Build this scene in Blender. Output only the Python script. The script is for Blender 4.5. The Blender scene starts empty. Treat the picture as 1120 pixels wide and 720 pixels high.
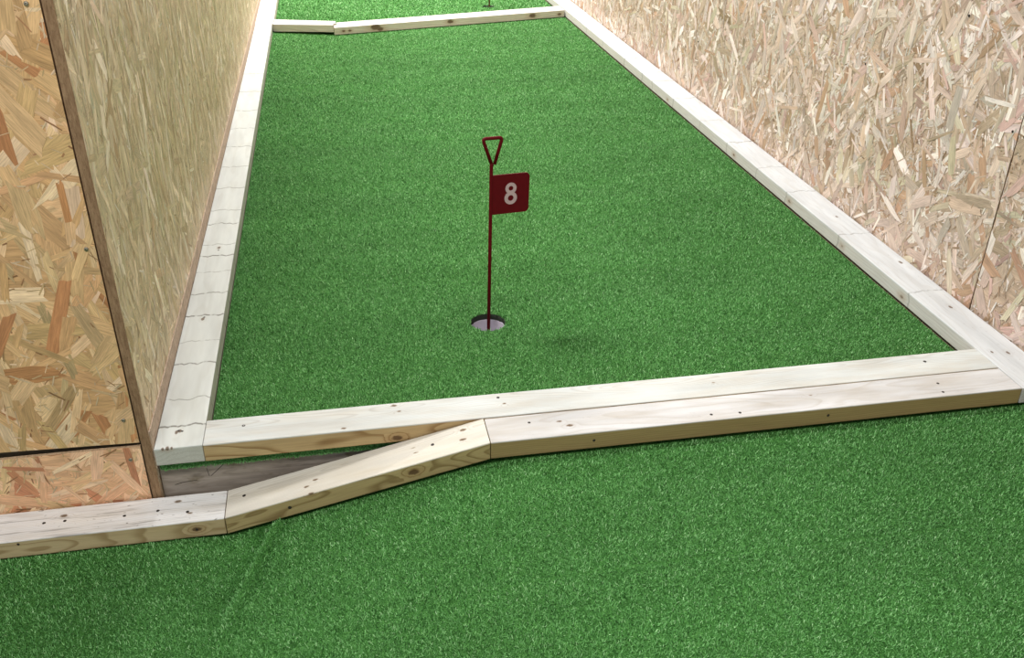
import bpy, bmesh, math, random
import numpy as np
from mathutils import Vector, Matrix

scene = bpy.context.scene
COL = scene.collection
PI = math.pi

# ------------------------------------------------------------------ helpers
def link(o, parent=None):
    COL.objects.link(o)
    if parent is not None:
        o.parent = parent
    return o

def tag(o, label=None, cat=None, group=None, kind=None):
    if label: o['label'] = label
    if cat: o['category'] = cat
    if group: o['group'] = group
    if kind: o['kind'] = kind
    return o

def mesh_obj(name, verts, faces, mats, parent=None, mat_idx=None, smooth=False):
    me = bpy.data.meshes.new(name)
    me.from_pydata(verts, [], faces)
    for m in (mats if isinstance(mats, (list, tuple)) else [mats]):
        me.materials.append(m)
    if mat_idx is not None:
        me.polygons.foreach_set('material_index', np.array(mat_idx, dtype=np.int32))
    if smooth:
        me.polygons.foreach_set('use_smooth', np.ones(len(me.polygons), dtype=bool))
    me.update()
    return link(bpy.data.objects.new(name, me), parent)

def bm_obj(name, bm, mats, parent=None, smooth=False):
    me = bpy.data.meshes.new(name)
    bm.normal_update()
    bm.to_mesh(me); bm.free()
    for m in (mats if isinstance(mats, (list, tuple)) else [mats]):
        me.materials.append(m)
    if smooth:
        me.polygons.foreach_set('use_smooth', np.ones(len(me.polygons), dtype=bool))
    return link(bpy.data.objects.new(name, me), parent)

class NT:
    """tiny node-tree builder"""
    def __init__(self, name):
        self.m = bpy.data.materials.new(name)
        self.m.use_nodes = True
        self.t = self.m.node_tree
        self.t.nodes.clear()
        self.out = self.t.nodes.new('ShaderNodeOutputMaterial')
        self.b = self.t.nodes.new('ShaderNodeBsdfPrincipled')
        self.t.links.new(self.b.outputs[0], self.out.inputs[0])
    def put(self, sock, v):
        if v is None: return
        if isinstance(v, bpy.types.NodeSocket):
            self.t.links.new(v, sock)
        else:
            if sock.type == 'RGBA' and len(v) == 3: v = (*v, 1)
            sock.default_value = v
    def math(self, op, a, b=None, c=None, clamp=False):
        n = self.t.nodes.new('ShaderNodeMath'); n.operation = op; n.use_clamp = clamp
        for i, v in enumerate((a, b, c)): self.put(n.inputs[i], v)
        return n.outputs[0]
    def vmath(self, op, a, b=None, out=0):
        n = self.t.nodes.new('ShaderNodeVectorMath'); n.operation = op
        self.put(n.inputs[0], a)
        if b is not None: self.put(n.inputs[1], b)
        return n.outputs[out]
    def scale3(self, v, s):
        return self.vmath('MULTIPLY', v, s)
    def coords(self, kind='Object'):
        return self.t.nodes.new('ShaderNodeTexCoord').outputs[kind]
    def noise(self, vec, scale=1.0, detail=2.0, rough=0.5, dist=0.0, col=False):
        n = self.t.nodes.new('ShaderNodeTexNoise')
        self.put(n.inputs['Vector'], vec); n.inputs['Scale'].default_value = scale
        n.inputs['Detail'].default_value = detail; n.inputs['Roughness'].default_value = rough
        n.inputs['Distortion'].default_value = dist
        return n.outputs[1 if col else 0]
    def ramp(self, f, stops, interp='LINEAR'):
        n = self.t.nodes.new('ShaderNodeValToRGB'); self.put(n.inputs[0], f)
        cr = n.color_ramp; cr.interpolation = interp
        while len(cr.elements) < len(stops): cr.elements.new(0.5)
        for e, (p, c) in zip(cr.elements, stops):
            e.position = p; e.color = (*c, 1) if len(c) == 3 else c
        return n.outputs[0]
    def mapr(self, f, a, b, c=0.0, d=1.0, smooth=False):
        n = self.t.nodes.new('ShaderNodeMapRange'); n.clamp = True
        if smooth: n.interpolation_type = 'SMOOTHSTEP'
        self.put(n.inputs[0], f)
        for i, v in enumerate((a, b, c, d)): self.put(n.inputs[i + 1], v)
        return n.outputs[0]
    def mix(self, f, a, b, mode='MIX'):
        n = self.t.nodes.new('ShaderNodeMix'); n.data_type = 'RGBA'; n.blend_type = mode
        self.put(n.inputs[0], f); self.put(n.inputs[6], a); self.put(n.inputs[7], b)
        return n.outputs[2]
    def sep(self, v):
        n = self.t.nodes.new('ShaderNodeSeparateXYZ'); self.put(n.inputs[0], v); return n.outputs
    def comb(self, x=0.0, y=0.0, z=0.0):
        n = self.t.nodes.new('ShaderNodeCombineXYZ')
        for i, v in enumerate((x, y, z)): self.put(n.inputs[i], v)
        return n.outputs[0]
    def attr(self, name, out=0):
        n = self.t.nodes.new('ShaderNodeAttribute'); n.attribute_name = name; return n.outputs[out]
    def bump(self, h, strength=0.3, dist=0.001, normal=None):
        n = self.t.nodes.new('ShaderNodeBump'); n.inputs['Strength'].default_value = strength
        n.inputs['Distance'].default_value = dist; self.put(n.inputs['Height'], h)
        if normal is not None: self.put(n.inputs['Normal'], normal)
        return n.outputs[0]
    def done(self, color, rough=0.6, normal=None, metal=0.0, spec=0.5):
        self.put(self.b.inputs['Base Color'], color); self.put(self.b.inputs['Roughness'], rough)
        self.put(self.b.inputs['Metallic'], metal); self.put(self.b.inputs['Specular IOR Level'], spec)
        if normal is not None: self.put(self.b.inputs['Normal'], normal)
        return self.m

def plain(name, c, rough=0.5, metal=0.0, var=0.06, scale=60, spec=0.5):
    t = NT(name)
    n = t.noise(t.coords(), scale, 3)
    k = t.mapr(n, 0.3, 0.7, 1 - var, 1 + var)
    return t.done(t.mix(1.0, c, t.comb(k, k, k), 'MULTIPLY'), rough, t.bump(n, 0.15, 0.0004), metal, spec)

# ------------------------------------------------------------------ materials
def wood(name, light, late, knots=(), cracks=(), seed=0.0, ring=0.0075, pith=(0.02, -0.03), tilt=0.010,
         top=None, top_amt=0.0, streak=0.0, ring_amt=0.55, h=0.045):
    """softwood sawn from a log: rings about a slightly tilted pith, knots (x, y, z, r), cross cracks (x, depth)"""
    t = NT(name)
    P = t.coords('Object')
    s = t.sep(P)
    off = t.comb(seed * 3.1, seed * 1.7, seed * 2.3)
    Ps = t.vmath('ADD', P, off)
    w1 = t.noise(t.scale3(Ps, (2.2, 9, 9)), 1.0, 2, 0.5, col=True)
    ws = t.sep(w1)
    y = t.math('ADD', t.math('SUBTRACT', s[1], pith[0]), t.math('MULTIPLY', t.math('SUBTRACT', ws[0], 0.5), 0.055))
    z = t.math('ADD', t.math('SUBTRACT', s[2], t.math('ADD', pith[1], t.math('MULTIPLY', s[0], tilt))),
               t.math('MULTIPLY', t.math('SUBTRACT', ws[1], 0.5), 0.055))
    r = t.math('SQRT', t.math('ADD', t.math('MULTIPLY', y, y), t.math('MULTIPLY', z, z)))
    # knots: fields that bend the rings and darken the middle
    kd = None; kring = None
    wob = t.math('MULTIPLY', t.math('SUBTRACT', t.noise(Ps, 160, 2), 0.5), 0.8)
    for (kx, ky, kz, kr) in knots:
        d = t.vmath('SUBTRACT', P, (kx, ky, kz))
        d = t.vmath('LENGTH', t.scale3(d, (0.55 / kr, 1 / kr, 1 / kr)), out=1)
        d = t.math('ADD', d, wob)
        core = t.mapr(d, 0.65, 1.25, 1, 0, True)
        halo = t.mapr(d, 0.8, 3.2, 1, 0, True)
        kd = core if kd is None else t.math('MAXIMUM', kd, core)
        kring = halo if kring is None else t.math('MAXIMUM', kring, halo)
    if kring is not None:
        r = t.math('ADD', r, t.math('MULTIPLY', kring, 0.006))
    f = t.math('FRACT', t.math('DIVIDE', r, ring))
    lw = t.math('MULTIPLY', t.math('POWER', t.mapr(f, 0.35, 0.90, 0, 1, True), 2.2), t.mapr(f, 0.92, 1.0, 1, 0))
    fib = t.noise(t.scale3(Ps, (14, 420, 420)), 1.0, 3, 0.6)
    blot = t.noise(t.scale3(Ps, (4, 22, 22)), 1.0, 3, 0.55)
    colr = t.mix(t.math('MULTIPLY', lw, ring_amt), light, late)
    colr = t.mix(t.mapr(blot, 0.35, 0.75, 0, 0.35), colr, late)
    k = t.mapr(fib, 0.3, 0.7, 0.88, 1.08)
    colr = t.mix(1.0, colr, t.comb(k, k, k), 'MULTIPLY')
    if kd is not None:
        colr = t.mix(t.math('MULTIPLY', kring, 0.35), colr, (0.30, 0.16, 0.06))
        colr = t.mix(t.math('MULTIPLY', kd, 0.85), colr, (0.085, 0.042, 0.018))
    if top is not None:        # upper side painted paler: greyed foot wear plus some of the overhead light
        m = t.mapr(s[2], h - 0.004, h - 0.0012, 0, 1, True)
        wear_light = t.noise(t.scale3(Ps, (5, 30, 30)), 1.0, 4, 0.6)
        m = t.math('MULTIPLY', m, t.mapr(wear_light, 0.25, 0.6, top_amt * 0.72, top_amt))
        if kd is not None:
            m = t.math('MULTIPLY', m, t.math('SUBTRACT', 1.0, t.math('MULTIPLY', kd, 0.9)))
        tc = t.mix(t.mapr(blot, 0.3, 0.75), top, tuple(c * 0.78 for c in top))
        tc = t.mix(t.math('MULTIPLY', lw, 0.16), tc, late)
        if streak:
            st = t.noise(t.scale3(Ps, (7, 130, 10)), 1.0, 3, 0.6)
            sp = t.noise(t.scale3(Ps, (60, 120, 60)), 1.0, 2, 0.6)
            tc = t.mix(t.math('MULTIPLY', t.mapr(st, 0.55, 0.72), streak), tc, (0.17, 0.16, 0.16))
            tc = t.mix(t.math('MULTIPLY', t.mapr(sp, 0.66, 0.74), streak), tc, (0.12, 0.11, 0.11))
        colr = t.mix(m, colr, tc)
    hgt = t.math('ADD', t.math('MULTIPLY', fib, 0.6), t.math('MULTIPLY', lw, 0.4))
    if cracks:
        cn = t.noise(t.scale3(P, (3, 26, 26)), 1.0, 2, 0.5)
        cn2 = t.noise(t.scale3(P, (8, 60, 5)), 1.0, 2, 0.5)
        acc = None
        for (cx, wdt, dep) in cracks:
            d = t.math('ABSOLUTE', t.math('SUBTRACT', t.math('ADD', s[0], t.math('MULTIPLY', t.math('SUBTRACT', cn, 0.5), 0.05)), cx))
            c = t.math('MULTIPLY', t.mapr(d, wdt * 0.4, wdt * 1.5, 1, 0), t.mapr(cn2, 0.34, 0.46, dep * 0.3, min(1, dep * 1.25)))
            acc = c if acc is None else t.math('MAXIMUM', acc, c)
        colr = t.mix(acc, colr, (0.16, 0.15, 0.125))
        hgt = t.math('SUBTRACT', hgt, t.math('MULTIPLY', acc, 2.0))
    return t.done(colr, t.mapr(fib, 0.2, 0.8, 0.62, 0.85), t.bump(hgt, 0.35, 0.0008), spec=0.25)

def osb_mat(name, gain=(1, 1, 1)):
    t = NT(name)
    c = t.attr('strand')
    tl = t.attr('tilt', 1)
    uv = t.coords('UV')
    g1 = t.noise(t.scale3(uv, (26, 400, 1)), 1.0, 3, 0.6)
    g2 = t.noise(t.scale3(uv, (9, 60, 1)), 1.0, 3, 0.6)
    k = t.math('MULTIPLY', t.mapr(g1, 0.3, 0.7, 0.74, 1.20), t.mapr(g2, 0.3, 0.7, 0.80, 1.16))
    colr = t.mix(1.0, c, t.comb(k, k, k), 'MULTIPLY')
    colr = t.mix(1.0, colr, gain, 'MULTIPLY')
    geo = t.t.nodes.new('ShaderNodeNewGeometry').outputs['Normal']
    nrm = t.vmath('NORMALIZE', t.vmath('ADD', geo, tl))
    return t.done(colr, 0.52, t.bump(g1, 0.6, 0.0009, nrm), spec=0.35)

def osb_edge_mat(name, a, b):
    t = NT(name)
    P = t.coords()
    n = t.noise(t.scale3(P, (260, 60, 42)), 1.0, 4, 0.65)
    n2 = t.noise(t.scale3(P, (500, 300, 200)), 1.0, 2, 0.6)
    c = t.mix(t.mapr(n, 0.32, 0.68), a, b)
    c = t.mix(t.mapr(n2, 0.6, 0.72, 0, 0.8), c, tuple(x * 0.35 for x in a))
    return t.done(c, 0.8, t.bump(n, 0.8, 0.003), spec=0.2)

def turf_mat(name):
    t = NT(name)
    P = t.coords()
    n = t.noise(P, 330, 2, 0.6)
    n2 = t.noise(t.scale3(P, (1.2, 5, 5)), 1.0, 3, 0.55)
    c = t.ramp(n, [(0.30, (0.014, 0.060, 0.010)), (0.52, (0.045, 0.160, 0.030)), (0.72, (0.12, 0.30, 0.08))])
    k = t.mapr(n2, 0.3, 0.7, 0.9, 1.1)
    c = t.mix(1.0, c, t.comb(k, k, k), 'MULTIPLY')
    return t.done(c, 0.9, t.bump(n, 0.9, 0.004), spec=0.15)

def pile_mat(name):
    t = NT(name)
    f = t.attr('tone', 2)
    P = t.coords()
    n2 = t.noise(t.scale3(P, (1.2, 5, 5)), 1.0, 3, 0.55)
    c = t.ramp(f, [(0.0, (0.022, 0.102, 0.014)), (0.35, (0.086, 0.265, 0.065)), (0.7, (0.185, 0.445, 0.148)), (0.9, (0.26, 0.55, 0.20)), (1.0, (0.38, 0.64, 0.31))])
    k = t.mapr(n2, 0.3, 0.7, 0.9, 1.1)
    c = t.mix(1.0, c, t.comb(k, k, k), 'MULTIPLY')
    return t.done(c, 0.65, None, spec=0.25)

M_TURF = turf_mat('turf_backing'); M_PILE = pile_mat('turf_fibres')
M_OSB_R = osb_mat('osb_pale', (0.87, 0.835, 0.835))  # per-wall tints, the light on each wall partly painted into the colour
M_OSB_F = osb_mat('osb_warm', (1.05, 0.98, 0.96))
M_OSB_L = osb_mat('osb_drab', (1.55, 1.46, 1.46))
M_EDGE = osb_edge_mat('osb_sawn_edge', (0.20, 0.115, 0.06), (0.36, 0.23, 0.13))
M_EDGE_PALE = osb_edge_mat('osb_pale_edge', (0.42, 0.27, 0.15), (0.62, 0.44, 0.28))
M_STRIP = osb_edge_mat('pinkish_strip', (0.40, 0.295, 0.22), (0.62, 0.48, 0.37))
M_RED = plain('red_enamel', (0.105, 0.0010, 0.004), 0.6, spec=0.15)
M_NUM = plain('number_print', (0.50, 0.36, 0.36), 0.6)
M_CUP = plain('white_plastic', (0.43, 0.39, 0.46), 0.5)
M_STEEL = plain('screw_steel', (0.42, 0.38, 0.30), 0.35, 0.9)
M_DARK = plain('dark_screw', (0.035, 0.028, 0.022), 0.6, 0.3)
M_DECK = plain('raw_ply', (0.22, 0.17, 0.11), 0.8)
M_CONC = plain('concrete', (0.22, 0.21, 0.20), 0.9, var=0.15, scale=14)

def grey_board_mat():
    t = NT('weathered_grey_board')
    P = t.coords()
    n = t.noise(t.scale3(P, (6, 40, 45)), 1.0, 4, 0.6, 0.6)
    n2 = t.noise(t.scale3(P, (16, 16, 22)), 1.0, 3, 0.6)
    c = t.ramp(n, [(0.25, (0.12, 0.098, 0.078)), (0.5, (0.31, 0.265, 0.22)), (0.75, (0.44, 0.39, 0.34))])
    c = t.mix(t.mapr(n2, 0.58, 0.72, 0, 0.75), c, (0.13, 0.10, 0.045))
    return t.done(c, 0.8, t.bump(n, 0.6, 0.002), spec=0.2)
M_GREY = grey_board_mat()
M_RIM_SHADE = plain('backing_rim_shade', (0.010, 0.016, 0.008), 0.9)  # near-black latex edge, with the hole rim's shade painted into its colour

def boxes_bm(bxs):
    bm = bmesh.new()
    for (x0, x1, y0, y1, z0, z1) in bxs:
        v = [bm.verts.new(p) for p in ((x0, y0, z0), (x1, y0, z0), (x1, y1, z0), (x0, y1, z0), (x0, y0, z1), (x1, y0, z1), (x1, y1, z1), (x0, y1, z1))]
        for f in ((0, 3, 2, 1), (4, 5, 6, 7), (0, 1, 5, 4), (1, 2, 6, 5), (2, 3, 7, 6), (3, 0, 4, 7)):
            bm.faces.new([v[k] for k in f])
    return bm

# ------------------------------------------------------------------ oriented-strand boards
def clip_rect(poly, w, h):
    def clip(pts, ax, lim, keep_less):
        out = []
        for i in range(len(pts)):
            a, b = pts[i - 1], pts[i]
            ia = (a[ax] <= lim) if keep_less else (a[ax] >= lim)
            ib = (b[ax] <= lim) if keep_less else (b[ax] >= lim)
            if ia != ib:
                k = (lim - a[ax]) / (b[ax] - a[ax])
                out.append((a[0] + (b[0] - a[0]) * k, a[1] + (b[1] - a[1]) * k, a[2] + (b[2] - a[2]) * k, a[3] + (b[3] - a[3]) * k))
            if ib: out.append(b)
        return out
    for ax, lim, less in ((0, 0, False), (0, w, True), (1, 0, False), (1, h, True)):
        poly = clip(poly, ax, lim, less)
        if len(poly) < 3: return None
    return poly

def osb_board(name, origin, U, V, N, w, h, thick, palette, n_big, n_small, seed, mats, ang, big=(0.05, 0.15, 0.008, 0.034),
              sliver=(0.008, 0.045, 0.0012, 0.004), small_pal=None, tiltk=0.10, jag=0.004, relief=0.0009, base=None, big_min=None):
    """a board: a slab, and a face of individual pressed strands. origin = lower corner of the face, N = outward"""
    rnd = random.Random(seed)
    O, U, V, N = Vector(origin), Vector(U), Vector(V), Vector(N)
    verts, faces, midx, cols, tilts, uvs = [], [], [], [], [], []
    def add(pts3, col, tl, uvl, mi):
        i0 = len(verts); verts.extend(pts3); faces.append(tuple(range(i0, i0 + len(pts3))))
        midx.append(mi); cols.append(col); tilts.append(tl); uvs.extend(uvl)
    # the slab
    def P(u, v, d): return tuple(O + U * u + V * v + N * d)
    base = base or palette[0][0]
    q = [(0, 0), (w, 0), (w, h), (0, h)]
    flip = U.cross(V).dot(N) < 0
    def quad(ps, mi):
        if flip: ps = ps[::-1]
        add([P(*p) for p in ps], base, (0, 0, 0), [(p[0], p[1]) for p in ps], mi)
    quad([(*p, 0) for p in q], 0)
    quad([(*p, -thick) for p in q[::-1]], 1)
    for i in range(4):
        a, b = q[i], q[(i + 1) % 4]
        quad([(*a, 0), (*a, -thick), (*b, -thick), (*b, 0)], 1)
    tot = sum(p[1] for p in palette)
    def pick(pal):
        x = rnd.random() * sum(p[1] for p in pal)
        for c, wt in pal:
            x -= wt
            if x <= 0: return c
        return pal[-1][0]
    n_all = n_big + n_small
    for k in range(n_all):
        small = k >= n_big
        if small:
            L = rnd.uniform(sliver[0], sliver[1]) * rnd.uniform(0.5, 1); W = rnd.uniform(sliver[2], sliver[3])
            a = ang(rnd) + rnd.gauss(0, 0.5); c = pick(small_pal or palette)
        else:
            L = rnd.uniform(big[0], big[1]); W = big[2] + (big[3] - big[2]) * rnd.random() ** 1.6
            a = ang(rnd); c = pick(palette)
        cu, cv = rnd.uniform(-0.03, w + 0.03), rnd.uniform(-0.03, h + 0.03)
        v = rnd.uniform(0.88, 1.10); c = tuple(min(0.95, x * v * rnd.uniform(0.97, 1.03)) for x in c)
        # outline with slanted, splintered ends
        s1, s2 = rnd.uniform(-0.9, 0.9) * W, rnd.uniform(-0.9, 0.9) * W
        if rnd.random() < 0.3: s1 *= 2.4
        hw0, hw1 = W / 2 * rnd.uniform(0.55, 1), W / 2 * rnd.uniform(0.55, 1)
        o = [(-L / 2 - s1 / 2, -hw0), (-L / 6, -W / 2 * rnd.uniform(0.85, 1.05)), (L / 6, -W / 2 * rnd.uniform(0.85, 1.05)), (L / 2 - s2 / 2, -hw1)]
        if not small:
            o.append((L / 2 + rnd.uniform(-1, 1) * jag * 2, -hw1 * 0.3)); o.append((L / 2 - rnd.uniform(0, 1.5) * jag, hw1 * 0.2))
        o += [(L / 2 + s2 / 2, hw1), (L / 6, W / 2 * rnd.uniform(0.85, 1.05)), (-L / 6, W / 2 * rnd.uniform(0.85, 1.05)), (-L / 2 + s1 / 2, hw0)]
        if not small:
            o.append((-L / 2 + rnd.uniform(-1, 1) * jag * 2, hw0 * 0.3)); o.append((-L / 2 + rnd.uniform(0, 1.5) * jag, -hw0 * 0.3))
        ca, sa = math.cos(a), math.sin(a)
        u0, v0 = rnd.uniform(0, 40), rnd.uniform(0, 40)
        poly = [(cu + x * ca - y * sa, cv + x * sa + y * ca, x + u0, y + v0) for x, y in o]
        if flip: poly = poly[::-1]
        poly = clip_rect(poly, w, h)
        if not poly: continue
        d = 0.0001 + relief * ((0.35 + 0.65 * rnd.random()) if small else rnd.random())
        gx, gy = rnd.gauss(0, 0.004), rnd.gauss(0, 0.004)
        pts = [P(p[0], p[1], max(0.00005, d + (p[0] - cu) * gx * 0.6 + (p[1] - cv) * gy * 0.6)) for p in poly]
        tx, ty = rnd.gauss(0, tiltk), rnd.gauss(0, tiltk)
        tv = U * tx + V * ty
        add(pts, c, tuple(tv), [(p[2], p[3]) for p in poly], 0)
    me = bpy.data.meshes.new(name)
    me.from_pydata(verts, [], faces)
    for m in mats: me.materials.append(m)
    me.polygons.foreach_set('material_index', np.array(midx, dtype=np.int32))
    at = me.attributes.new('strand', 'FLOAT_COLOR', 'FACE')
    at.data.foreach_set('color', np.array([(*c, 1) for c in cols], dtype=np.float32).ravel())
    at = me.attributes.new('tilt', 'FLOAT_VECTOR', 'FACE')
    at.data.foreach_set('vector', np.array(tilts, dtype=np.float32).ravel())
    uvl = me.uv_layers.new(name='UVMap')
    uvl.data.foreach_set('uv', np.array(uvs, dtype=np.float32).ravel())
    me.update()
    return tag(link(bpy.data.objects.new(name, me)), kind='structure')

def ang_any(r): return r.uniform(0, PI)
def ang_up(r): return PI / 2 + r.gauss(0, 0.75)
def ang_r(r): return (PI / 2 + r.gauss(0.2, 0.8)) if r.random() < 0.6 else r.uniform(0, PI)
def ang_upper(r): return PI / 2 + r.gauss(0, 0.36) if r.random() < 0.75 else r.uniform(0, PI)

PAL_R = [((0.58, 0.45, 0.33), 5), ((0.66, 0.54, 0.44), 6), ((0.74, 0.64, 0.56), 5), ((0.85, 0.78, 0.70), 3.2), ((0.55, 0.36, 0.24), 1.8),
         ((0.47, 0.33, 0.21), 1.4), ((0.60, 0.43, 0.36), 2.0), ((0.64, 0.57, 0.42), 2)]  # strand colours per wall, partly painted after the light each wall gets
SML_R = [((0.84, 0.79, 0.72), 3), ((0.70, 0.58, 0.47), 4), ((0.62, 0.49, 0.38), 3), ((0.42, 0.29, 0.19), 1.8)]
PAL_F = [((min(.9,c[0]*1.28),min(.9,c[1]*1.28),min(.9,c[2]*1.32)),w) for c,w in [((0.50, 0.32, 0.15), 5), ((0.56, 0.38, 0.19), 6), ((0.62, 0.44, 0.24), 4), ((0.50, 0.345, 0.16), 2.5), ((0.40, 0.20, 0.085), 2.3), ((0.66, 0.50, 0.31), 2), ((0.47, 0.35, 0.18), 1.5)]]
SML_F = [((0.70, 0.54, 0.34), 4), ((0.58, 0.42, 0.22), 2), ((0.34, 0.19, 0.09), 1.5)]
PAL_B = [((min(.9,c[0]*1.32),min(.9,c[1]*1.32),min(.9,c[2]*1.32)),w) for c,w in [((0.60, 0.38, 0.22), 5), ((0.66, 0.45, 0.28), 5), ((0.72, 0.52, 0.34), 3), ((0.44, 0.21, 0.11), 2), ((0.62, 0.44, 0.24), 3)]]
PAL_L = [((0.50, 0.41, 0.27), 5), ((0.56, 0.47, 0.32), 6), ((0.46, 0.37, 0.23), 3), ((0.66, 0.58, 0.45), 2.4), ((0.40, 0.29, 0.17), 1.6)]
SML_L = [((0.64, 0.60, 0.52), 2.4), ((0.60, 0.50, 0.34), 4), ((0.52, 0.42, 0.28), 3), ((0.32, 0.23, 0.13), 1.6)]

XR, XL = 1.748, -0.459          # corridor faces
TOP = 1.95
right_seams = [-0.22, 2.094, 4.411, 6.728, 9.045, 11.36]
right_boards = []
for i in range(len(right_seams) - 1):
    y0, y1 = right_seams[i] + 0.0024, right_seams[i + 1] - 0.0024
    near = (1, 1.5, 1.25, 0.7, 0.4)[i]
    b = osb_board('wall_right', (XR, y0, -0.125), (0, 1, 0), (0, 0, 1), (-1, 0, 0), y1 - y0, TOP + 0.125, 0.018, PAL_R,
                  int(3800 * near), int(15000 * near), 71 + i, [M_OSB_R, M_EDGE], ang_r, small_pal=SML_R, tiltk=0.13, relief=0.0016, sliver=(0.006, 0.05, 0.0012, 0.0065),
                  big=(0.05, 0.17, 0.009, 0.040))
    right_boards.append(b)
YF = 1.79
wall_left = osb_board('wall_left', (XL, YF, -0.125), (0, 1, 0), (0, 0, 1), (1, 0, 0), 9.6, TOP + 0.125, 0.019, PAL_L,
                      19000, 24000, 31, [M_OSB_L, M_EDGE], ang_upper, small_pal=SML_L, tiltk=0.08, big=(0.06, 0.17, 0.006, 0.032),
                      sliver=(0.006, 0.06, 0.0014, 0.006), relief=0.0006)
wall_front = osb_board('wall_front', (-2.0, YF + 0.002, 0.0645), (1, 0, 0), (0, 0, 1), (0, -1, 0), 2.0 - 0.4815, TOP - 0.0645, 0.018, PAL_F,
                       2600, 5200, 41, [M_OSB_F, M_EDGE], ang_up, small_pal=SML_F, tiltk=0.08, big=(0.07, 0.19, 0.014, 0.050))
wall_base = osb_board('wall_base', (-2.0, YF + 0.001, -0.125), (1, 0, 0), (0, 0, 1), (0, -1, 0), 2.0 - 0.4815, 0.125 + 0.0545, 0.008, PAL_B,
                      420, 900, 43, [M_OSB_F, M_EDGE_PALE], ang_any, small_pal=SML_F, tiltk=0.08, big=(0.05, 0.14, 0.010, 0.036))
tag(bm_obj('foot_strip_left', boxes_bm([(XL + 0.0005, XL + 0.0032, YF + 0.004, 11.2, -0.012, 0.088)]), M_STRIP), kind='structure')  # thin pinkish strip along the foot of the left wall
# the upper board hangs a touch out of level, so the dark joint widens to the left
wall_front.location = (0, 0, 0)
for v in wall_front.data.vertices:
    v.co.z += (-0.48 - v.co.x) * 0.030

tag(bm_obj('joint_blocker_1', boxes_bm([(-2.0, -0.4825, YF + 0.032, YF + 0.06, -0.13, 0.30)]), M_DECK), kind='structure')    # unseen board added behind the joint to keep ambient light out of it

# ------------------------------------------------------------------ timbers
def bar_bm(L, W, H, bev=0.0025, cut0=0.0, cut1=0.0, warp=0.0, seed=0, mit0=0.0, mit1=0.0):
    """length on X from 0, width on Y from 0, height on Z from 0; cut0/cut1 lean the end faces in the XZ plane"""
    rnd = random.Random(seed)
    bm = bmesh.new()
    n = max(2, int(L / 0.12))
    rings = []
    for i in range(n + 1):
        k = i / n
        dz = warp * math.sin(k * PI * 1.6 + seed) * 0.5
        dy = warp * math.sin(k * PI * 1.1 + seed * 2.0)
        ring = []
        for (y, z) in ((0, 0), (W, 0), (W, H), (0, H)):
            x = k * L
            lean = (cut0 * (1 - k) + cut1 * k) * (z / H - 0.5)
            mit = (mit0 * (1 - k) + mit1 * k) * y / W
            ring.append(bm.verts.new((x + lean + mit, y + dy, z + (dz if 0 < i < n else 0))))
        rings.append(ring)
    for a, b in zip(rings, rings[1:]):
        for j in range(4):
            bm.faces.new((a[j], b[j], b[(j + 1) % 4], a[(j + 1) % 4]))
    bm.faces.new(rings[0]); bm.faces.new(rings[-1][::-1])
    bmesh.ops.recalc_face_normals(bm, faces=bm.faces)
    es = [e for e in bm.edges if e.calc_face_angle(0) > 0.6]
    bmesh.ops.bevel(bm, geom=es, offset=bev, segments=2, profile=0.6, affect='EDGES')
    return bm

def rail(label, L, W, H, loc, rotz, mat, roty=0.0, group=None, **kw):
    o = bm_obj('timber_rail', bar_bm(L, W, H, **kw), mat)
    o.location = loc
    o.rotation_euler = (0, roty, rotz)
    return tag(o, label, 'timber rail', group)

def screw_bm(r=0.004, h=0.0016, slot=True):
    bm = bmesh.new()
    n = 12
    prof = [(r, 0.0), (r, h * 0.35), (r * 0.82, h * 0.8), (r * 0.45, h)]
    rings = [[bm.verts.new((q * math.cos(2 * PI * k / n), q * math.sin(2 * PI * k / n), z)) for k in range(n)] for q, z in prof]
    for a, b in zip(rings, rings[1:]):
        for k in range(n):
            bm.faces.new((a[k], a[(k + 1) % n], b[(k + 1) % n], b[k]))
    c = [bm.verts.new((r * 0.3 * math.cos(2 * PI * k / n), r * 0.3 * math.sin(2 * PI * k / n), h * 0.35)) for k in range(n)]
    for k in range(n):
        bm.faces.new((rings[-1][k], rings[-1][(k + 1) % n], c[(k + 1) % n], c[k]))
    bm.faces.new(c)
    return bm

def screws(parent, pts, normal, mat, r=0.004, h=0.0016):
    """screw heads in the parent's own coordinates"""
    me = None
    for p in pts:
        if me is None:
            o = bm_obj('screw', screw_bm(r, h), mat, parent); me = o.data
        else:
            o = link(bpy.data.objects.new('screw', me), parent)
        o.location = p
        o.rotation_mode = 'QUATERNION'
        o.rotation_quaternion = Vector((0, 0, 1)).rotation_difference(Vector(normal))

CREAM, LATE = (0.70, 0.57, 0.37), (0.42, 0.27, 0.12)
H45 = 0.045
Z0 = 0.0
# --- crosswise rail closing the green (upper) -------------------------------------------------
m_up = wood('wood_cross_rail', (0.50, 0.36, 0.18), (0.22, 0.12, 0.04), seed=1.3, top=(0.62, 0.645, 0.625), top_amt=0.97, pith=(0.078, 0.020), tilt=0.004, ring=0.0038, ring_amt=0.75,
            knots=[(0.43, 0.0, 0.012, 0.007), (0.31, 0.012, 0.047, 0.004), (0.44, 0.06, 0.048, 0.004), (0.43, 0.085, 0.048, 0.005), (0.69, 0.05, 0.048, 0.004), (1.22, 0.055, 0.048, 0.004)])
cross = rail('pale rail closing the near end of the green, a dark gap under its left half', 1.972, 0.0965, H45, (-0.350, 1.7845, Z0), 0, m_up, warp=0.001, seed=1)
screws(cross, [(0.085, 0.062, H45), (0.68, 0.078, H45), (1.80, 0.058, H45)], (0, 0, 1), M_DARK, 0.0042, 0.0008)
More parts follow.
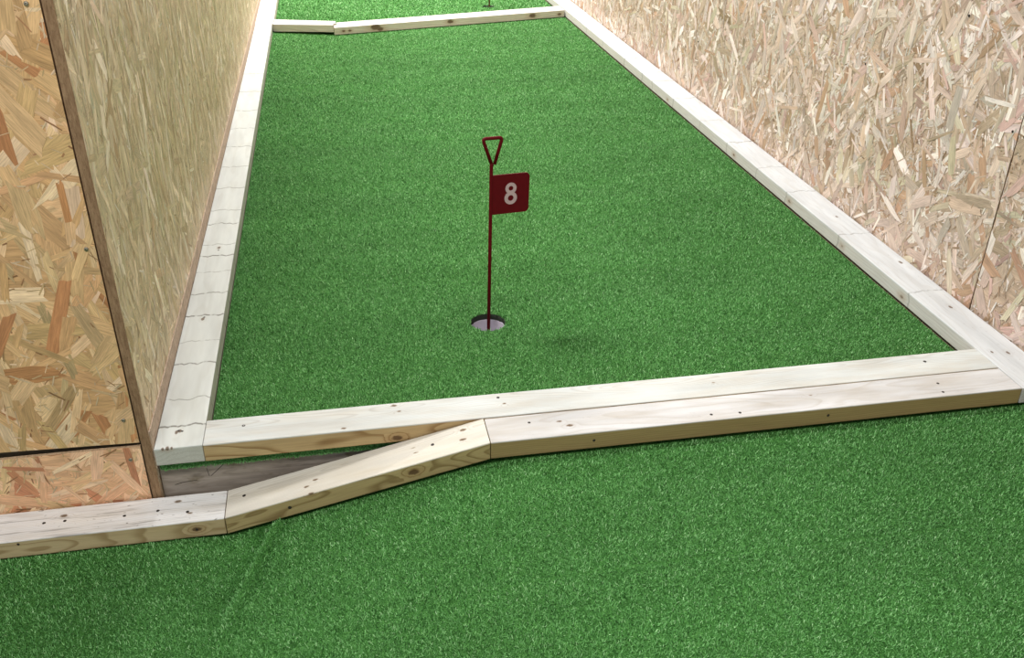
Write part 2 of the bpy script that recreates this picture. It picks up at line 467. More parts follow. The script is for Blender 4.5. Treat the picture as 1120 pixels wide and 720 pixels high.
# --- front rail, level part -----------------------------------------------------------------------
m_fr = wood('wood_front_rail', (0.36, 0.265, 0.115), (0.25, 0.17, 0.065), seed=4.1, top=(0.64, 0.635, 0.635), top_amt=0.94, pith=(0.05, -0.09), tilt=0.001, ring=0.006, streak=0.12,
            knots=[(0.17, 0.055, 0.047, 0.004), (0.19, 0.035, 0.047, 0.005), (0.80, 0.06, 0.048, 0.004)])
front = rail('long grey-topped level rail on the near turf, tight against the cross rail', 1.3365, 0.0945, H45, (0.2830, 1.6855, Z0), -0.0008, m_fr, warp=0.0006, seed=2)
screws(front, [(0.10, 0.062, H45), (0.53, 0.022, H45), (0.60, 0.018, H45), (1.14, 0.056, H45), (1.13, 0.018, H45)], (0, 0, 1), M_DARK, 0.0036, 0.0008)
screws(front, [(0.24, -0.0004, 0.022), (0.82, -0.0004, 0.024)], (0, -1, 0), M_DARK, 0.0036, 0.0008)
# --- ramped rail ------------------------------------------------------------------------------------
dx, dz = 0.2815 - (-0.3125), 0.130
ra = math.atan2(dz, dx); RL = math.hypot(dx, dz)
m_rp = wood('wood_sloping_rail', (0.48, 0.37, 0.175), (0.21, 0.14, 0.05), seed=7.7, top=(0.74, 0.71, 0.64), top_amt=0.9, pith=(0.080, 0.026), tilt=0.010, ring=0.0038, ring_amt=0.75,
            knots=[(0.20, 0.0, 0.045, 0.004), (0.19, 0.028, 0.047, 0.004), (0.21, 0.045, 0.047, 0.004), (0.43, 0.0, 0.024, 0.007), (0.44, 0.06, 0.048, 0.004),
                   (0.445, 0.04, 0.048, 0.004), (0.56, 0.075, 0.047, 0.005), (0.555, 0.04, 0.047, 0.005)])
ramp = rail('cream rail sloping up across the turf, knots near both ends', RL, 0.0965, H45, (-0.3076, 1.6855, -0.130), 0, m_rp, roty=-ra,
            cut0=0.0096, cut1=0.0096, seed=3)
screws(ramp, [(0.045, 0.060, H45), (0.485, 0.052, H45)], (0, 0, 1), M_DARK, 0.0042, 0.0008)
screws(ramp, [(0.145, -0.0004, 0.024)], (0, -1, 0), M_DARK, 0.0042, 0.0008)
# --- low rail below the boarded wall -----------------------------------------------------------
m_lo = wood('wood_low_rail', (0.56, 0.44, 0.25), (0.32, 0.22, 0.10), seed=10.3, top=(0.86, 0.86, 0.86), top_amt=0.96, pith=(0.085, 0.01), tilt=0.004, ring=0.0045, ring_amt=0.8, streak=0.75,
            knots=[(1.185, 0.0, 0.022, 0.006), (0.90, 0.068, 0.047, 0.005), (1.14, 0.075, 0.047, 0.005), (1.17, 0.03, 0.047, 0.004)])
low = rail('grey-white stained rail below the orange strand board wall', 1.2465, 0.0975, H45, (-1.56, 1.6855, -0.130), 0, m_lo, warp=0.0005, seed=4)
screws(low, [(0.862, 0.050, H45), (0.905, 0.050, H45), (1.03, 0.045, H45), (1.10, 0.05, H45), (1.165, 0.035, H45)], (0, 0, 1), M_DARK, 0.0038, 0.0008)
screws(low, [(0.82, -0.0004, 0.036), (1.185, -0.0006, 0.022)], (0, -1, 0), M_DARK, 0.0030, 0.0008)
# --- side rails ---------------------------------------------------------------------------------------
rc = random.Random(5)
cr_l = [(x, w, d) for x, w, d in ((0.085, 0.0035, 0.7), (0.20, 0.002, 0.5), (0.36, 0.003, 0.6), (0.47, 0.002, 0.4), (0.62, 0.0035, 0.75), (0.76, 0.003, 0.6),
        (0.90, 0.002, 0.5), (1.02, 0.0035, 0.75), (1.11, 0.0025, 0.5), (1.28, 0.003, 0.7), (1.40, 0.003, 0.5), (1.62, 0.003, 0.6), (1.85, 0.003, 0.5), (2.1, 0.0035, 0.6), (2.35, 0.003, 0.5), (2.62, 0.004, 0.6), (2.95, 0.004, 0.6), (3.3, 0.004, 0.6), (3.7, 0.004, 0.6), (4.1, 0.005, 0.6))]
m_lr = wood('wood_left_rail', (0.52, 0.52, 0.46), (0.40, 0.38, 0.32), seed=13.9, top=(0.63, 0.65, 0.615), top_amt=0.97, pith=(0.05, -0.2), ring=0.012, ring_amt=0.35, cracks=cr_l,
            knots=[(0.06, 0.062, 0.045, 0.0045), (0.063, 0.055, 0.045, 0.004), (0.60, 0.055, 0.045, 0.005), (1.08, 0.05, 0.045, 0.005), (0.0, 0.075, 0.044, 0.0045), (0.0, 0.085, 0.044, 0.0035), (0.0, 0.066, 0.044, 0.003)])
def side(label, x0, x1, y0, y1, mat, seed, z=Z0, warp=0.0012, h=H45):
    # local X runs up the corridor, local Y points to -X of the world
    return rail(label, y1 - y0, x1 - x0, h, (x1, y0, z), PI / 2, mat, warp=warp, seed=seed)
left1 = side('near white worn rail along the left wall, covered in cross cracks', -0.4545, -0.3505, 1.786, 6.34, m_lr, 5, warp=0.0)
screws(left1, [(0.062, 0.050, H45), (0.066, 0.058, H45), (0.61, 0.052, H45), (1.06, 0.05, H45)], (0, 0, 1), M_DARK, 0.0030, 0.0006)
m_lr2 = wood('wood_left_rail_far', (0.66, 0.62, 0.54), (0.48, 0.43, 0.35), seed=17.2, top=(0.54, 0.55, 0.53), top_amt=0.95, pith=(0.05, -0.2), ring=0.012, ring_amt=0.35,
             cracks=[(0.4, 0.005, 0.4), (0.9, 0.005, 0.4)])
left2 = side('farther white rail along the left wall, beyond the far cross rail', -0.458, -0.344, 6.346, 11.2, m_lr2, 6)
cr_r = [(x, 0.0035, d) for x, d in ((0.52, 0.35), (0.95, 0.4), (1.35, 0.4), (1.62, 0.3), (1.93, 0.85), (2.25, 0.4), (2.62, 0.5), (2.95, 0.6), (3.12, 0.5), (3.45, 0.7), (3.9, 0.5), (4.3, 0.5))]
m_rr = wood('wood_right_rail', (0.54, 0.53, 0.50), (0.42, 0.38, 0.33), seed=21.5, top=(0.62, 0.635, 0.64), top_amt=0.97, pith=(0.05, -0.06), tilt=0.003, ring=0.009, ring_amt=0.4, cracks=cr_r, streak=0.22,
            knots=[(0.16, 0.05, 0.045, 0.005), (0.17, 0.09, 0.045, 0.004), (0.55, 0.115, 0.02, 0.007), (0.92, 0.115, 0.02, 0.006), (1.32, 0.115, 0.022, 0.007), (1.85, 0.115, 0.022, 0.007), (0.42, 0.05, 0.045, 0.005), (0.72, 0.03, 0.045, 0.006), (1.1, 0.05, 0.045, 0.005), (2.7, 0.115, 0.02, 0.006)])
right1 = side('long white rail at the foot of the right wall', 1.6255, 1.742, 1.684, 11.2, m_rr, 7, z=Z0, warp=0.004)
# --- far cross rails (a shallow V, two timbers deep) ------------------------------------------------
m_f1 = wood('wood_far_a', (0.60, 0.55, 0.47), (0.42, 0.35, 0.27), seed=25.1, top=(0.60, 0.57, 0.55), top_amt=0.9, pith=(0.04, -0.02), ring=0.008)
m_f2 = wood('wood_far_b', (0.60, 0.54, 0.44), (0.40, 0.33, 0.23), seed=28.4, top=(0.60, 0.57, 0.55), top_amt=0.9, pith=(0.04, -0.02), ring=0.008,
            knots=[(0.27, 0.0, 0.03, 0.018), (0.30, 0.0, 0.015, 0.012), (0.06, 0.0, 0.02, 0.006), (0.10, 0.0, 0.02, 0.006), (0.78, 0.0, 0.028, 0.012), (1.38, 0.0, 0.025, 0.014), (1.585, 0.0, 0.02, 0.008)])
def cross_far(label, a, b, W, mat, back, seed, x0, x1, tilt=0.0, z=0.0):
    """a timber along the line a-b, set back, its ends cut square to the lane at x0 and x1"""
    ang = math.atan2(b[1] - a[1], b[0] - a[0]); n = (-math.sin(ang), math.cos(ang))
    px, py = a[0] + n[0] * back, a[1] + n[1] * back
    y0 = py + (x0 - px) * math.tan(ang)
    m = W * math.tan(ang)
    return rail(label, (x1 - x0) / math.cos(ang), W, H45, (x0, y0, z), ang, mat, roty=-tilt, seed=seed, mit0=m, mit1=m)
fa, fb, fc = (-0.3420, 6.316), (0.036, 6.192), (1.6185, 6.551)
cross_far('short left timber facing us in the far cross rail, a dark gap under it', fa, fb, 0.074, m_f1, 0.0, 8, -0.3420, 0.034, tilt=0.026, z=0.003)
cross_far('long knotty timber facing us in the far cross rail, right of the bend', (fb[0], fb[1] - 0.016), fc, 0.074, m_f2, 0.0, 9, 0.036, 1.6165)
cross_far('short timber behind the left half of the far cross rail', fa, fb, 0.070, m_f1, 0.0775, 10, -0.3400, 0.050, tilt=0.010, z=0.004)
cross_far('long timber behind the right half of the far cross rail', (fb[0], fb[1] - 0.016), fc, 0.070, m_f2, 0.0765, 11, 0.053, 1.6160, z=0.001)

# ------------------------------------------------------------------ turf
HC = (0.3825, 2.327); HR = 0.0505           # near hole
FC = (1.160, 7.020)                           # far hole
def fold(x, y, x0, y0, x1, y1, wdt, hgt):
    """a rucked ridge along a segment"""
    ax, ay = x1 - x0, y1 - y0; L = math.hypot(ax, ay)
    t = ((x - x0) * ax + (y - y0) * ay) / (L * L)
    if t < 0 or t > 1.15: return 0.0
    d = ((x - x0) * ay - (y - y0) * ax) / L
    fade = min(1, max(0, (1.15 - t) / 0.5)) * min(1, max(0, t / 0.12))
    return hgt * fade * (math.exp(-(d / wdt) ** 2) - 0.55 * math.exp(-((d - wdt * 2.2) / (wdt * 1.2)) ** 2))

def upper_z(x, y):
    fl = far_line(x)
    g = min(1.0, max(0, (fl - 0.03 - y) / 0.25)) if y < fl + 0.07 else min(1.0, max(0, (y - fl - 0.17) / 0.25))
    e = min(1.0, max(0, (x + 0.35) / 0.2)) * min(1.0, max(0, (1.62 - x) / 0.2)) * min(1.0, max(0, (y - 1.88) / 0.25))
    return -0.004 + e * g * (0.0022 * math.sin(y * 14.0 + 1.3 * math.sin(x * 2.1)) + 0.0018 * math.sin(y * 23.0 + x * 3.0 + 1) + 0.0012 * math.sin(x * 9 + y * 3))

def lower_z(x, y):
    def ss(a, b, v):
        k = min(1, max(0, (v - a) / (b - a))); return k * k * (3 - 2 * k)
    if x < -0.30: z = -0.122 - 0.006 * ss(-0.42, -0.30, x)
    elif x < 0.2815: z = -0.128 + (x + 0.30) / 0.5815 * 0.128
    else: z = 0.0
    if 0.17 < x < 0.39: z -= 0.006 * (1 - abs(x - 0.28) / 0.11) ** 2
    z += fold(x, y, -0.190, 1.686, -0.290, 1.42, 0.012, 0.026)
    z += 0.0022 * math.sin(x * 5.3 + y * 4) * ss(1.68, 1.5, y) + 0.0018 * math.sin(y * 12 + x * 7) * ss(1.68, 1.55, y)
    return z - 0.004 - 0.0075 * ss(1.668, 1.684, y)

def turf_sheet(name, x0, x1, ylo, yhi, zf, step, parent, hole=None, front_lip=0.0, ny=None):
    """grid turf; ylo / yhi are functions of x; hole = (cx, cy, r)"""
    nx = max(2, round((x1 - x0) / step)); ny = ny or max(2, round((yhi(0) - ylo(0)) / step))
    verts, faces, idx = [], [], {}
    def V(x, y, z=None):
        verts.append((x, y, zf(x, y) if z is None else z)); return len(verts) - 1
    def pos(i, j):
        x = x0 + (x1 - x0) * i / nx
        a, b = ylo(x), yhi(x)
        return x, a + (b - a) * j / ny
    hi = None
    if hole:
        cx, cy, r = hole
        ic = round((cx - x0) / ((x1 - x0) / nx)); jc = round((cy - ylo(cx)) / ((yhi(cx) - ylo(cx)) / ny))
        k = max(3, math.ceil(r * 1.9 / step)); hi = (ic - k, ic + k, jc - k, jc + k)
    def vid(i, j):
        if (i, j) not in idx: idx[(i, j)] = V(*pos(i, j))
        return idx[(i, j)]
    for i in range(nx):
        for j in range(ny):
            if hi and hi[0] <= i < hi[1] and hi[2] <= j < hi[3]: continue
            faces.append((vid(i, j), vid(i + 1, j), vid(i + 1, j + 1), vid(i, j + 1)))
    if hi:
        i0, i1, j0, j1 = hi
        loop = [(i, j0) for i in range(i0, i1)] + [(i1, j) for j in range(j0, j1)] + [(i, j1) for i in range(i1, i0, -1)] + [(i0, j) for j in range(j1, j0, -1)]
        outer = [vid(*p) for p in loop]
        rings = [outer]
        for q in (0.35, 0.7, 1.0):
            ring = []
            for v in outer:
                x, y = verts[v][0], verts[v][1]
                an = math.atan2(y - cy, x - cx)
                jit = 0.0009 * math.sin(an * 17) + 0.0007 * math.sin(an * 29 + 1)
                hx, hy = cx + (r + jit) * math.cos(an), cy + (r + jit) * math.sin(an)
                X, Y = x + (hx - x) * q, y + (hy - y) * q
                ring.append(V(X, Y, zf(X, Y) - (0.0015 if q == 1.0 else 0)))
            rings.append(ring)
        ring = []
        for v in rings[-1]:
            ring.append(V(verts[v][0], verts[v][1], zf(cx, cy) - 0.024))
        rings.append(ring)
        n = len(outer)
        for a, b in zip(rings, rings[1:]):
            for k in range(n):
                faces.append((a[k], a[(k + 1) % n], b[(k + 1) % n], b[k]))
    mi = [0] * len(faces)
    if hi: mi[-len(outer):] = [1] * len(outer)
    if front_lip:        # the sheet is folded down over the edge of the platform
        prev = [vid(i, 0) for i in range(nx + 1)]
        for (dy, dzz) in ((-0.004, -0.003), (-0.006, -0.009), (-0.005, -0.6 * front_lip), (-0.003, -front_lip)):
            cur = []
            for i in range(nx + 1):
                x, y = pos(i, 0)
                cur.append(V(x, y + dy + 0.0015 * math.sin(x * 40), zf(x, y) + dzz + 0.003 * math.sin(x * 23 + dzz * 90) * (dzz < -0.01)))
            for k in range(nx):
                faces.append((cur[k], cur[k + 1], prev[k + 1], prev[k]))
            prev = cur
    return mesh_obj(name, verts, faces, [M_TURF, M_RIM_SHADE], parent, mat_idx=mi, smooth=True)

def pile(name, parent, regions, zf, hole=None, seed=1, keep=None, lip=None):
    """short bent fibres standing in the backing: regions = (x0, x1, y0, y1, count, length, width)"""
    rng = np.random.default_rng(seed)
    VV, TT = [], []
    for (x0, x1, y0, y1, n, ln, wd) in regions:
        x = rng.uniform(x0, x1, n); y = rng.uniform(y0, y1, n)
        ok = np.ones(n, bool)
        if hole:
            ok &= np.hypot(x - hole[0], y - hole[1]) > hole[2] - 0.001
        if keep: ok &= keep(x, y)
        x, y = x[ok], y[ok]; n = len(x)
        gx = np.linspace(x0 - .01, x1 + .01, 260); gy = np.linspace(y0 - .01, y1 + .01, 260)
        G = np.array([[zf(a, b) for b in gy] for a in gx])
        fi = (x - gx[0]) / (gx[1] - gx[0]); fj = (y - gy[0]) / (gy[1] - gy[0])
        i = fi.astype(int); j = fj.astype(int); u = fi - i; v = fj - j
        z = (G[i, j] * (1 - u) * (1 - v) + G[i + 1, j] * u * (1 - v) + G[i, j + 1] * (1 - u) * v + G[i + 1, j + 1] * u * v)
        a = rng.uniform(0, 2 * PI, n); lean = rng.uniform(0.25, 1.15, n)
        L = ln * rng.uniform(0.6, 1.15, n); w = wd * rng.uniform(0.6, 1.2, n)
        b = a + PI / 2 + rng.normal(0, 0.4, n)
        hx, hy = np.cos(b) * w / 2, np.sin(b) * w / 2
        tx, ty, tz = np.cos(a) * np.sin(lean) * L, np.sin(a) * np.sin(lean) * L, np.cos(lean) * L
        z = z - 0.0015
        ex, ey = np.abs(hx) + 0.0005, np.abs(hy) + 0.0005
        ok2 = (x + np.minimum(tx, 0) - ex > x0) & (x + np.maximum(tx, 0) + ex < x1) & (y + np.minimum(ty, 0) - ey > y0) & (y + np.maximum(ty, 0) + ey < y1)
        if keep: ok2 &= keep(x + tx, y + ty)
        x, y, z, hx, hy, tx, ty, tz = (q[ok2] for q in (x, y, z, hx, hy, tx, ty, tz)); n = len(x)
        p = np.stack([np.stack([x - hx, y - hy, z], 1), np.stack([x + hx, y + hy, z], 1),
                      np.stack([x + hx * 0.5 + tx, y + hy * 0.5 + ty, z + tz], 1), np.stack([x - hx * 0.5 + tx * 0.95, y - hy * 0.5 + ty * 0.95, z + tz], 1)], 1)
        VV.append(p.reshape(-1, 3)); TT.append(np.clip(rng.normal(0.45, 0.30, n), 0, 1))
    if lip:            # fibres on the folded-down edge
        x0, x1, yy, zt, zb, n, ln, wd = lip
        x = rng.uniform(x0, x1, n); z = rng.uniform(zb, zt, n); y = np.full(n, yy)
        a = rng.uniform(0, 2 * PI, n); L = ln * rng.uniform(0.5, 1.1, n)
        tx, tz, ty = np.cos(a) * L * 0.7, np.sin(a) * L * 0.7, -L * rng.uniform(0.2, 0.8, n)
        hx, hz = -np.sin(a) * wd / 2, np.cos(a) * wd / 2
        p = np.stack([np.stack([x - hx, y, z - hz], 1), np.stack([x + hx, y, z + hz], 1),
                      np.stack([x + hx * .5 + tx, y + ty, z + hz * .5 + tz], 1), np.stack([x - hx * .5 + tx, y + ty, z - hz * .5 + tz], 1)], 1)
        VV.append(p.reshape(-1, 3)); TT.append(np.clip(rng.normal(0.35, 0.2, n), 0, 1))
    P = np.concatenate(VV).astype(np.float32); tone = np.concatenate(TT).astype(np.float32)
    nf = len(tone)
    me = bpy.data.meshes.new(name)
    me.vertices.add(nf * 4); me.vertices.foreach_set('co', P.ravel())
    me.loops.add(nf * 4); me.loops.foreach_set('vertex_index', np.arange(nf * 4, dtype=np.int32))
    me.polygons.add(nf)
    me.polygons.foreach_set('loop_start', np.arange(0, nf * 4, 4, dtype=np.int32))
    me.update(calc_edges=True)
    at = me.attributes.new('tone', 'FLOAT', 'FACE'); at.data.foreach_set('value', tone)
    me.materials.append(M_PILE)
    o = link(bpy.data.objects.new(name, me), parent)
    return tag(o, kind='stuff')

def green(label, loc):
    e = bpy.data.objects.new('putting_green', None); COL.objects.link(e)
    e.empty_display_size = 0.1
    return tag(e, label, 'artificial turf')

def far_line(x):
    return (6.318 + (x + 0.349) / 0.385 * (6.19 - 6.318)) if x < 0.036 else (6.19 + (x - 0.036) / 1.5865 * (6.552 - 6.19))

XG0, XG1 = -0.3495, 1.6195
g1 = green('green turf of the main lane around the flag numbered 8', None)
turf_sheet('turf_backing', XG0, XG1, lambda x: 1.803, lambda x: far_line(x) + 0.035, upper_z, 0.0246, g1, hole=(*HC, HR))
keep1 = lambda x, y: (y < np.where(x < 0.036, 6.318 + (x + 0.349) / 0.385 * -0.128, 6.19 + (x - 0.036) / 1.5865 * 0.362) - 0.018)
pile('pile', g1, [(XG0, XG1, 1.882, 2.6, 150000, 0.0085, 0.0019), (XG0, XG1, 2.6, 4.0, 190000, 0.0090, 0.0021), (XG0, XG1, 4.0, 6.56, 240000, 0.0095, 0.0026)],
     upper_z, hole=(*HC, HR), seed=3, keep=keep1)
# the edge of the same carpet, folded over the front of the platform below the cross rail
lipv, lipf = [], []
for i in range(81):
    x = -0.452 + 0.70 * i / 80
    w = 0.0016 * math.sin(i * 0.7) + 0.001 * math.sin(i * 1.9)
    for (y, z) in ((1.8065, -0.003), (1.801, -0.004), (1.7985 + w * 0.5, -0.009), (1.799 + w * 0.5, -0.017), (1.8025, -0.021 + w), (1.8065, -0.0215 + w)):
        lipv.append((x, y, z))
for i in range(80):
    for k in range(5):
        a = i * 6 + k; lipf.append((a, a + 6, a + 7, a + 1))
mesh_obj('folded_edge', lipv, lipf, M_TURF, g1, smooth=True)
pile('edge_pile', g1, [], None, seed=8,
     lip=(-0.45, 0.25, 1.7985, -0.004, -0.020, 9000, 0.006, 0.0016))

g2 = green('green turf of the next lane beyond the far cross rail', None)
turf_sheet('turf_backing', -0.3430, XG1, lambda x: far_line(x) + 0.045, lambda x: 11.2, upper_z, 0.05, g2, hole=(*FC, HR))
keep2 = lambda x, y: (y > np.where(x < 0.036, 6.318 + (x + 0.349) / 0.385 * -0.128, 6.19 + (x - 0.036) / 1.5865 * 0.362) + 0.185)
pile('pile', g2, [(-0.3430, XG1, 6.3, 8.5, 80000, 0.012, 0.0046)], upper_z, hole=(*FC, HR), seed=4, keep=keep2)

g3 = green('green turf in the foreground, rising past the sloping rail to the right', None)
turf_sheet('turf_backing', -1.75, 1.742, lambda x: -0.9, lambda x: 1.782, lower_z, 0.0105, g3, ny=190)
pile('pile', g3, [(-1.35, 1.74, 0.92, 1.30, 150000, 0.0085, 0.0018), (-1.35, 1.74, 1.30, 1.6845, 150000, 0.0085, 0.0018), (-1.75, 1.74, 0.2, 0.92, 70000, 0.009, 0.003)], lower_z, seed=5)

# ------------------------------------------------------------------ platform and floor
def holed(x0, x1, y0, y1, z0, z1, hs):
    """a deck of boards with a square trap left open round each cup"""
    out = []; ys = y0
    for (cx, cy) in hs:
        r = 0.056
        out += [(x0, x1, ys, cy - r, z0, z1), (x0, cx - r, cy - r, cy + r, z0, z1), (cx + r, x1, cy - r, cy + r, z0, z1)]; ys = cy + r
    out.append((x0, x1, ys, y1, z0, z1))
    return out
plat = bpy.data.objects.new('platform', None); COL.objects.link(plat)
tag(plat, 'raised platform with a grey weathered front board under the cross rail', 'platform')
plat.location = (0.6, 1.8, -0.172)
def under(o):
    o.parent = plat; o.matrix_parent_inverse = Matrix.Translation((-0.6, -1.8, 0.172)); return o
under(bm_obj('deck', boxes_bm(holed(-0.456, 1.745, 1.826, 11.2, -0.030, -0.0125, [HC, FC])), M_DECK))
rb = under(bm_obj('riser_board', boxes_bm([(-0.456, 1.742, 1.808, 1.826, -0.172, -0.0125)]), M_GREY))
rb['label'] = 'weathered grey front board'
# scratches scored into the riser board
def groove(pts, w=0.0012):
    bm = bmesh.new()
    for (a, b) in zip(pts, pts[1:]):
        a, b = Vector((a[0], 1.8076, a[1])), Vector((b[0], 1.8076, b[1])); d = (b - a).normalized(); n = Vector((-d.z, 0, d.x)) * w / 2
        vs = [bm.verts.new(p) for p in (a - n, b - n, b + n, a + n)]
        f = bm.faces.new(vs)
        g = bmesh.ops.extrude_face_region(bm, geom=[f])
        for v in g['geom']:
            if isinstance(v, bmesh.types.BMVert): v.co.y += 0.0006
    return bm
for pts in ([(-0.355, -0.035), (-0.352, -0.058)], [(-0.348, -0.058), (-0.318, -0.030)], [(-0.43, -0.073), (-0.41, -0.068), (-0.38, -0.066)]):
    under(bm_obj('score_mark', groove(pts), M_DARK))

fl = bm_obj('floor', boxes_bm([(-2.2, 1.8, -1.2, 11.4, -0.25, -0.173)]), M_CONC); tag(fl, kind='structure')
# raking base under the near turf
bv, bf = [], []
xs = [-2.0, -0.36, -0.30, 0.2815, 1.742]
for x in xs:
    for y in (-0.9, 1.806):
        bv.append((x, y, min(-0.030, lower_z(x, -5) - 0.028))); bv.append((x, y, -0.1725))
for i in range(len(xs) - 1):
    a, b = i * 4, i * 4 + 4
    bf += [(a, b, b + 2, a + 2), (a + 1, a + 3, b + 3, b + 1), (a, a + 1, b + 1, b), (a + 2, b + 2, b + 3, a + 3)]
bf += [(0, 2, 3, 1), (16, 17, 19, 18)]
o = mesh_obj('ramp_base', bv, bf, M_DECK); o.parent = g3

# ------------------------------------------------------------------ cups and flags
def lathe_bm(prof, n=48, cap=True):
    bm = bmesh.new()
    rings = [[bm.verts.new((r * math.cos(2 * PI * k / n), r * math.sin(2 * PI * k / n), z)) for k in range(n)] for r, z in prof]
    for a, b in zip(rings, rings[1:]):
        for k in range(n):
            bm.faces.new((a[k], a[(k + 1) % n], b[(k + 1) % n], b[k]))
    if cap: bm.faces.new(rings[-1])
    bmesh.ops.recalc_face_normals(bm, faces=bm.faces)
    return bm
CUPZ = -0.024
def cup(c, label):
    o = bm_obj('golf_cup', lathe_bm([(0.0515, -0.095), (0.0525, CUPZ), (0.0504, CUPZ + 0.0005), (0.0490, CUPZ - 0.002), (0.0475, -0.090), (0.010, -0.092)]), M_CUP, smooth=True)
    o.location = (c[0], c[1], 0)
    return tag(o, label, 'golf cup')
cup(HC, 'white plastic cup sunk in the turf at the foot of the flag numbered 8')
cup(FC, 'pale cup sunk in the far lane, close to the top edge of the photo')

def tube(path, r, n=10, closed=False):
    bm = bmesh.new()
    P = [Vector(p) for p in path]; m = len(P); rings = []
    for i, p in enumerate(P):
        a = P[(i - 1) % m] if (closed or i > 0) else p
        b = P[(i + 1) % m] if (closed or i < m - 1) else p
        d = (b - a).normalized()
        ref = Vector((0, 1, 0)) if abs(d.y) < 0.9 else Vector((1, 0, 0))
        u = d.cross(ref).normalized(); v = d.cross(u)
        rings.append([bm.verts.new(p + (u * math.cos(2 * PI * k / n) + v * math.sin(2 * PI * k / n)) * r) for k in range(n)])
    rng = range(m) if closed else range(m - 1)
    for i in rng:
        a, b = rings[i], rings[(i + 1) % m]
        for k in range(n):
            bm.faces.new((a[k], a[(k + 1) % n], b[(k + 1) % n], b[k]))
    if not closed:
        bm.faces.new(rings[0]); bm.faces.new(rings[-1][::-1])
    bmesh.ops.recalc_face_normals(bm, faces=bm.faces)
    return bm

def arc_corner(a, c, b, r, n=6):
    """rounded corner at c between a and b"""
    a, b, c = Vector(a), Vector(b), Vector(c)
    u, v = (a - c).normalized(), (b - c).normalized()
    p0, p1 = c + u * r, c + v * r
    return [tuple((1 - t) ** 2 * p0 + 2 * t * (1 - t) * c + t * t * p1) for t in [k / n for k in range(n + 1)]]

def flag_things(c, label, rotz, number=True, lean=(0, 0)):
    e = bpy.data.objects.new('golf_flag', None); COL.objects.link(e)
    e.location = (c[0], c[1], -0.092); e.rotation_euler = (lean[0], lean[1], rotz)
    tag(e, label, 'golf flag')
    b = 0.092
    bm_obj('pole', tube([(0, 0, 0.001), (0, 0, b + 0.25), (0, 0, b + 0.468), (0, 0, b + 0.474)], 0.0049, 12), M_RED, e, True)
    T = [(0.002, 0, b + 0.466), (-0.0250, 0, b + 0.541), (0.0290, 0, b + 0.541), (0.0085, 0, b + 0.470)]
    path = [T[0]] + arc_corner(T[0], T[1], T[2], 0.010) + arc_corner(T[1], T[2], T[3], 0.010) + [T[3]]
    bm_obj('handle', tube(path, 0.0047, 10), M_RED, e, True)
    # plate with rounded outer corners
    z0, z1, x0, x1, r = b + 0.329, b + 0.440, -0.0040, 0.108, 0.011
    out = [(x0, z0), (x1 - r, z0)] + [(x1 - r + r * math.sin(t), z0 + r - r * math.cos(t)) for t in [k * PI / 16 for k in range(1, 9)]] \
        + [(x1 - r + r * math.cos(t), z1 - r + r * math.sin(t)) for t in [k * PI / 16 for k in range(0, 9)]] + [(x0, z1)]
    bm = bmesh.new()
    f = bm.faces.new([bm.verts.new((x, -0.0022, z)) for x, z in out])
    g = bmesh.ops.extrude_face_region(bm, geom=[f])
    for v in g['geom']:
        if isinstance(v, bmesh.types.BMVert): v.co.y += 0.0034
    bmesh.ops.recalc_face_normals(bm, faces=bm.faces)
    pl = bm_obj('flag_plate', bm, M_RED, e)
    if number:
        bm = bmesh.new()
        def annulus(cx, cz, rx, rz, t, y, yb):
            n = 40
            rg = []
            for (q, yy) in ((0, yb), (0, y), (t, y), (t, yb)):
                rg.append([bm.verts.new((cx + (rx - q) * math.cos(2 * PI * k / n), yy, cz + (rz - q) * math.sin(2 * PI * k / n))) for k in range(n)])
            for a, c2 in zip(rg, rg[1:]):
                for k in range(n):
                    bm.faces.new((a[k], a[(k + 1) % n], c2[(k + 1) % n], c2[k]))
        nx, nz = 0.0555, b + 0.3855
        annulus(nx, nz + 0.0145, 0.0158, 0.0158, 0.0092, -0.0028, -0.0022)
        annulus(nx, nz - 0.0130, 0.0178, 0.0180, 0.0098, -0.00285, -0.0022)
        bmesh.ops.recalc_face_normals(bm, faces=bm.faces)
        nb = bm_obj('number', bm, M_NUM, pl); nb['label'] = 'pale figure 8 printed on the plate'
    return e
flag_things((0.381, 2.318), 'red metal flag numbered 8 with a triangular handle, standing in the near cup', math.radians(9), lean=(0, math.radians(1.0)))
flag_things((1.165, 7.01), 'red flag pole standing in the far cup, only its foot in view', math.radians(9), number=False)

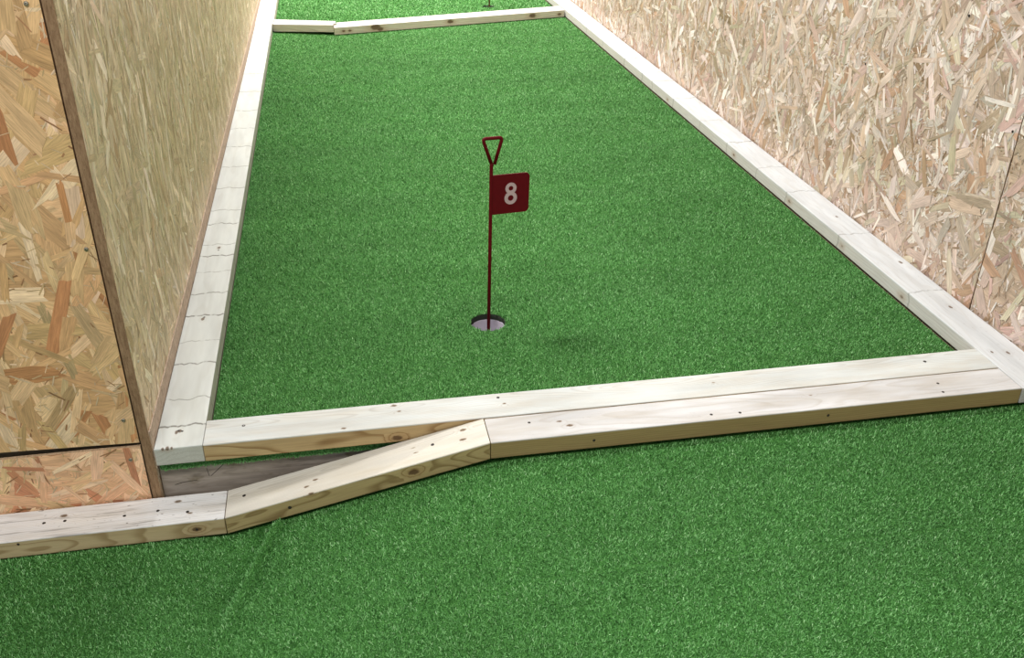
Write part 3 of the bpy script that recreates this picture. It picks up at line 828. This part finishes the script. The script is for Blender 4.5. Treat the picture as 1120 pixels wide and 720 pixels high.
# ------------------------------------------------------------------ screws in the boards
screws(wall_front, [(-0.498, YF + 0.0012, 0.531), (-0.503, YF + 0.0012, 0.127), (-0.503, YF + 0.0012, 0.99), (-0.86, YF + 0.0012, 0.42)], (0, -1, 0), M_STEEL, 0.0046, 0.003)
screws(wall_base, [(-0.507, YF + 0.0002, 0.022)], (0, -1, 0), M_STEEL, 0.0046, 0.003)
screws(right_boards[1], [(XR - 0.0012, 2.118, 0.557), (XR - 0.0012, 2.878, 0.551), (XR - 0.0012, 2.408, 0.796), (XR - 0.0012, 4.37, 0.3)], (-1, 0, 0), M_DARK, 0.0040, 0.002)
screws(right_boards[0], [(XR - 0.0012, 2.070, 0.557)], (-1, 0, 0), M_DARK, 0.0040, 0.002)

# ------------------------------------------------------------------ light
w = bpy.data.worlds.new('World'); scene.world = w; w.use_nodes = True
bg = w.node_tree.nodes['Background']
bg.inputs[0].default_value = (0.93, 0.97, 1.0, 1); bg.inputs[1].default_value = 0.54
def area(name, loc, sx, sy, power, col=(1, 0.97, 0.92), target=None):
    l = bpy.data.lights.new(name, 'AREA'); l.shape = 'RECTANGLE'; l.size = sx; l.size_y = sy; l.energy = power; l.color = col
    o = link(bpy.data.objects.new(name, l)); o.location = loc
    if target is not None:
        o.rotation_euler = (Vector(target) - Vector(loc)).to_track_quat('-Z', 'Y').to_euler()
    return o
WHITE = (1.0, 0.985, 0.965)
area('ceiling_lamp', (-0.80, 3.5, 3.3), 1.0, 0.5, 180, WHITE)
area('ceiling_lamp', (0.3, 7.4, 3.3), 1.4, 0.6, 330, WHITE)
area('ceiling_lamp', (-0.6, 0.1, 3.1), 1.5, 0.6, 70, (1, 0.97, 0.93))

# ------------------------------------------------------------------ camera
f_px, pitch, yaw, roll = 1026.0, math.radians(29.37), math.radians(11.005), math.radians(0.7127)
fw = Vector((math.sin(yaw) * math.cos(pitch), math.cos(yaw) * math.cos(pitch), -math.sin(pitch)))
rt = Vector((math.cos(yaw), -math.sin(yaw), 0)); up = rt.cross(fw)
c_, s_ = math.cos(roll), math.sin(roll)
rt2 = rt * c_ + up * s_; up2 = up * c_ - rt * s_
cd = bpy.data.cameras.new('Camera'); cd.sensor_fit = 'HORIZONTAL'; cd.sensor_width = 36.0; cd.lens = f_px / 1120 * 36.0
cd.clip_start = 0.02
cam = link(bpy.data.objects.new('Camera', cd))
R = Matrix((rt2, up2, -fw)).transposed()
cam.matrix_world = Matrix.Translation((0, 0, 1.30)) @ R.to_4x4()
scene.camera = cam

vs = scene.view_settings
vs.view_transform = 'Standard'; vs.look = 'None'; vs.gamma = 1.0; vs.exposure = 0.0; vs.use_curve_mapping = False
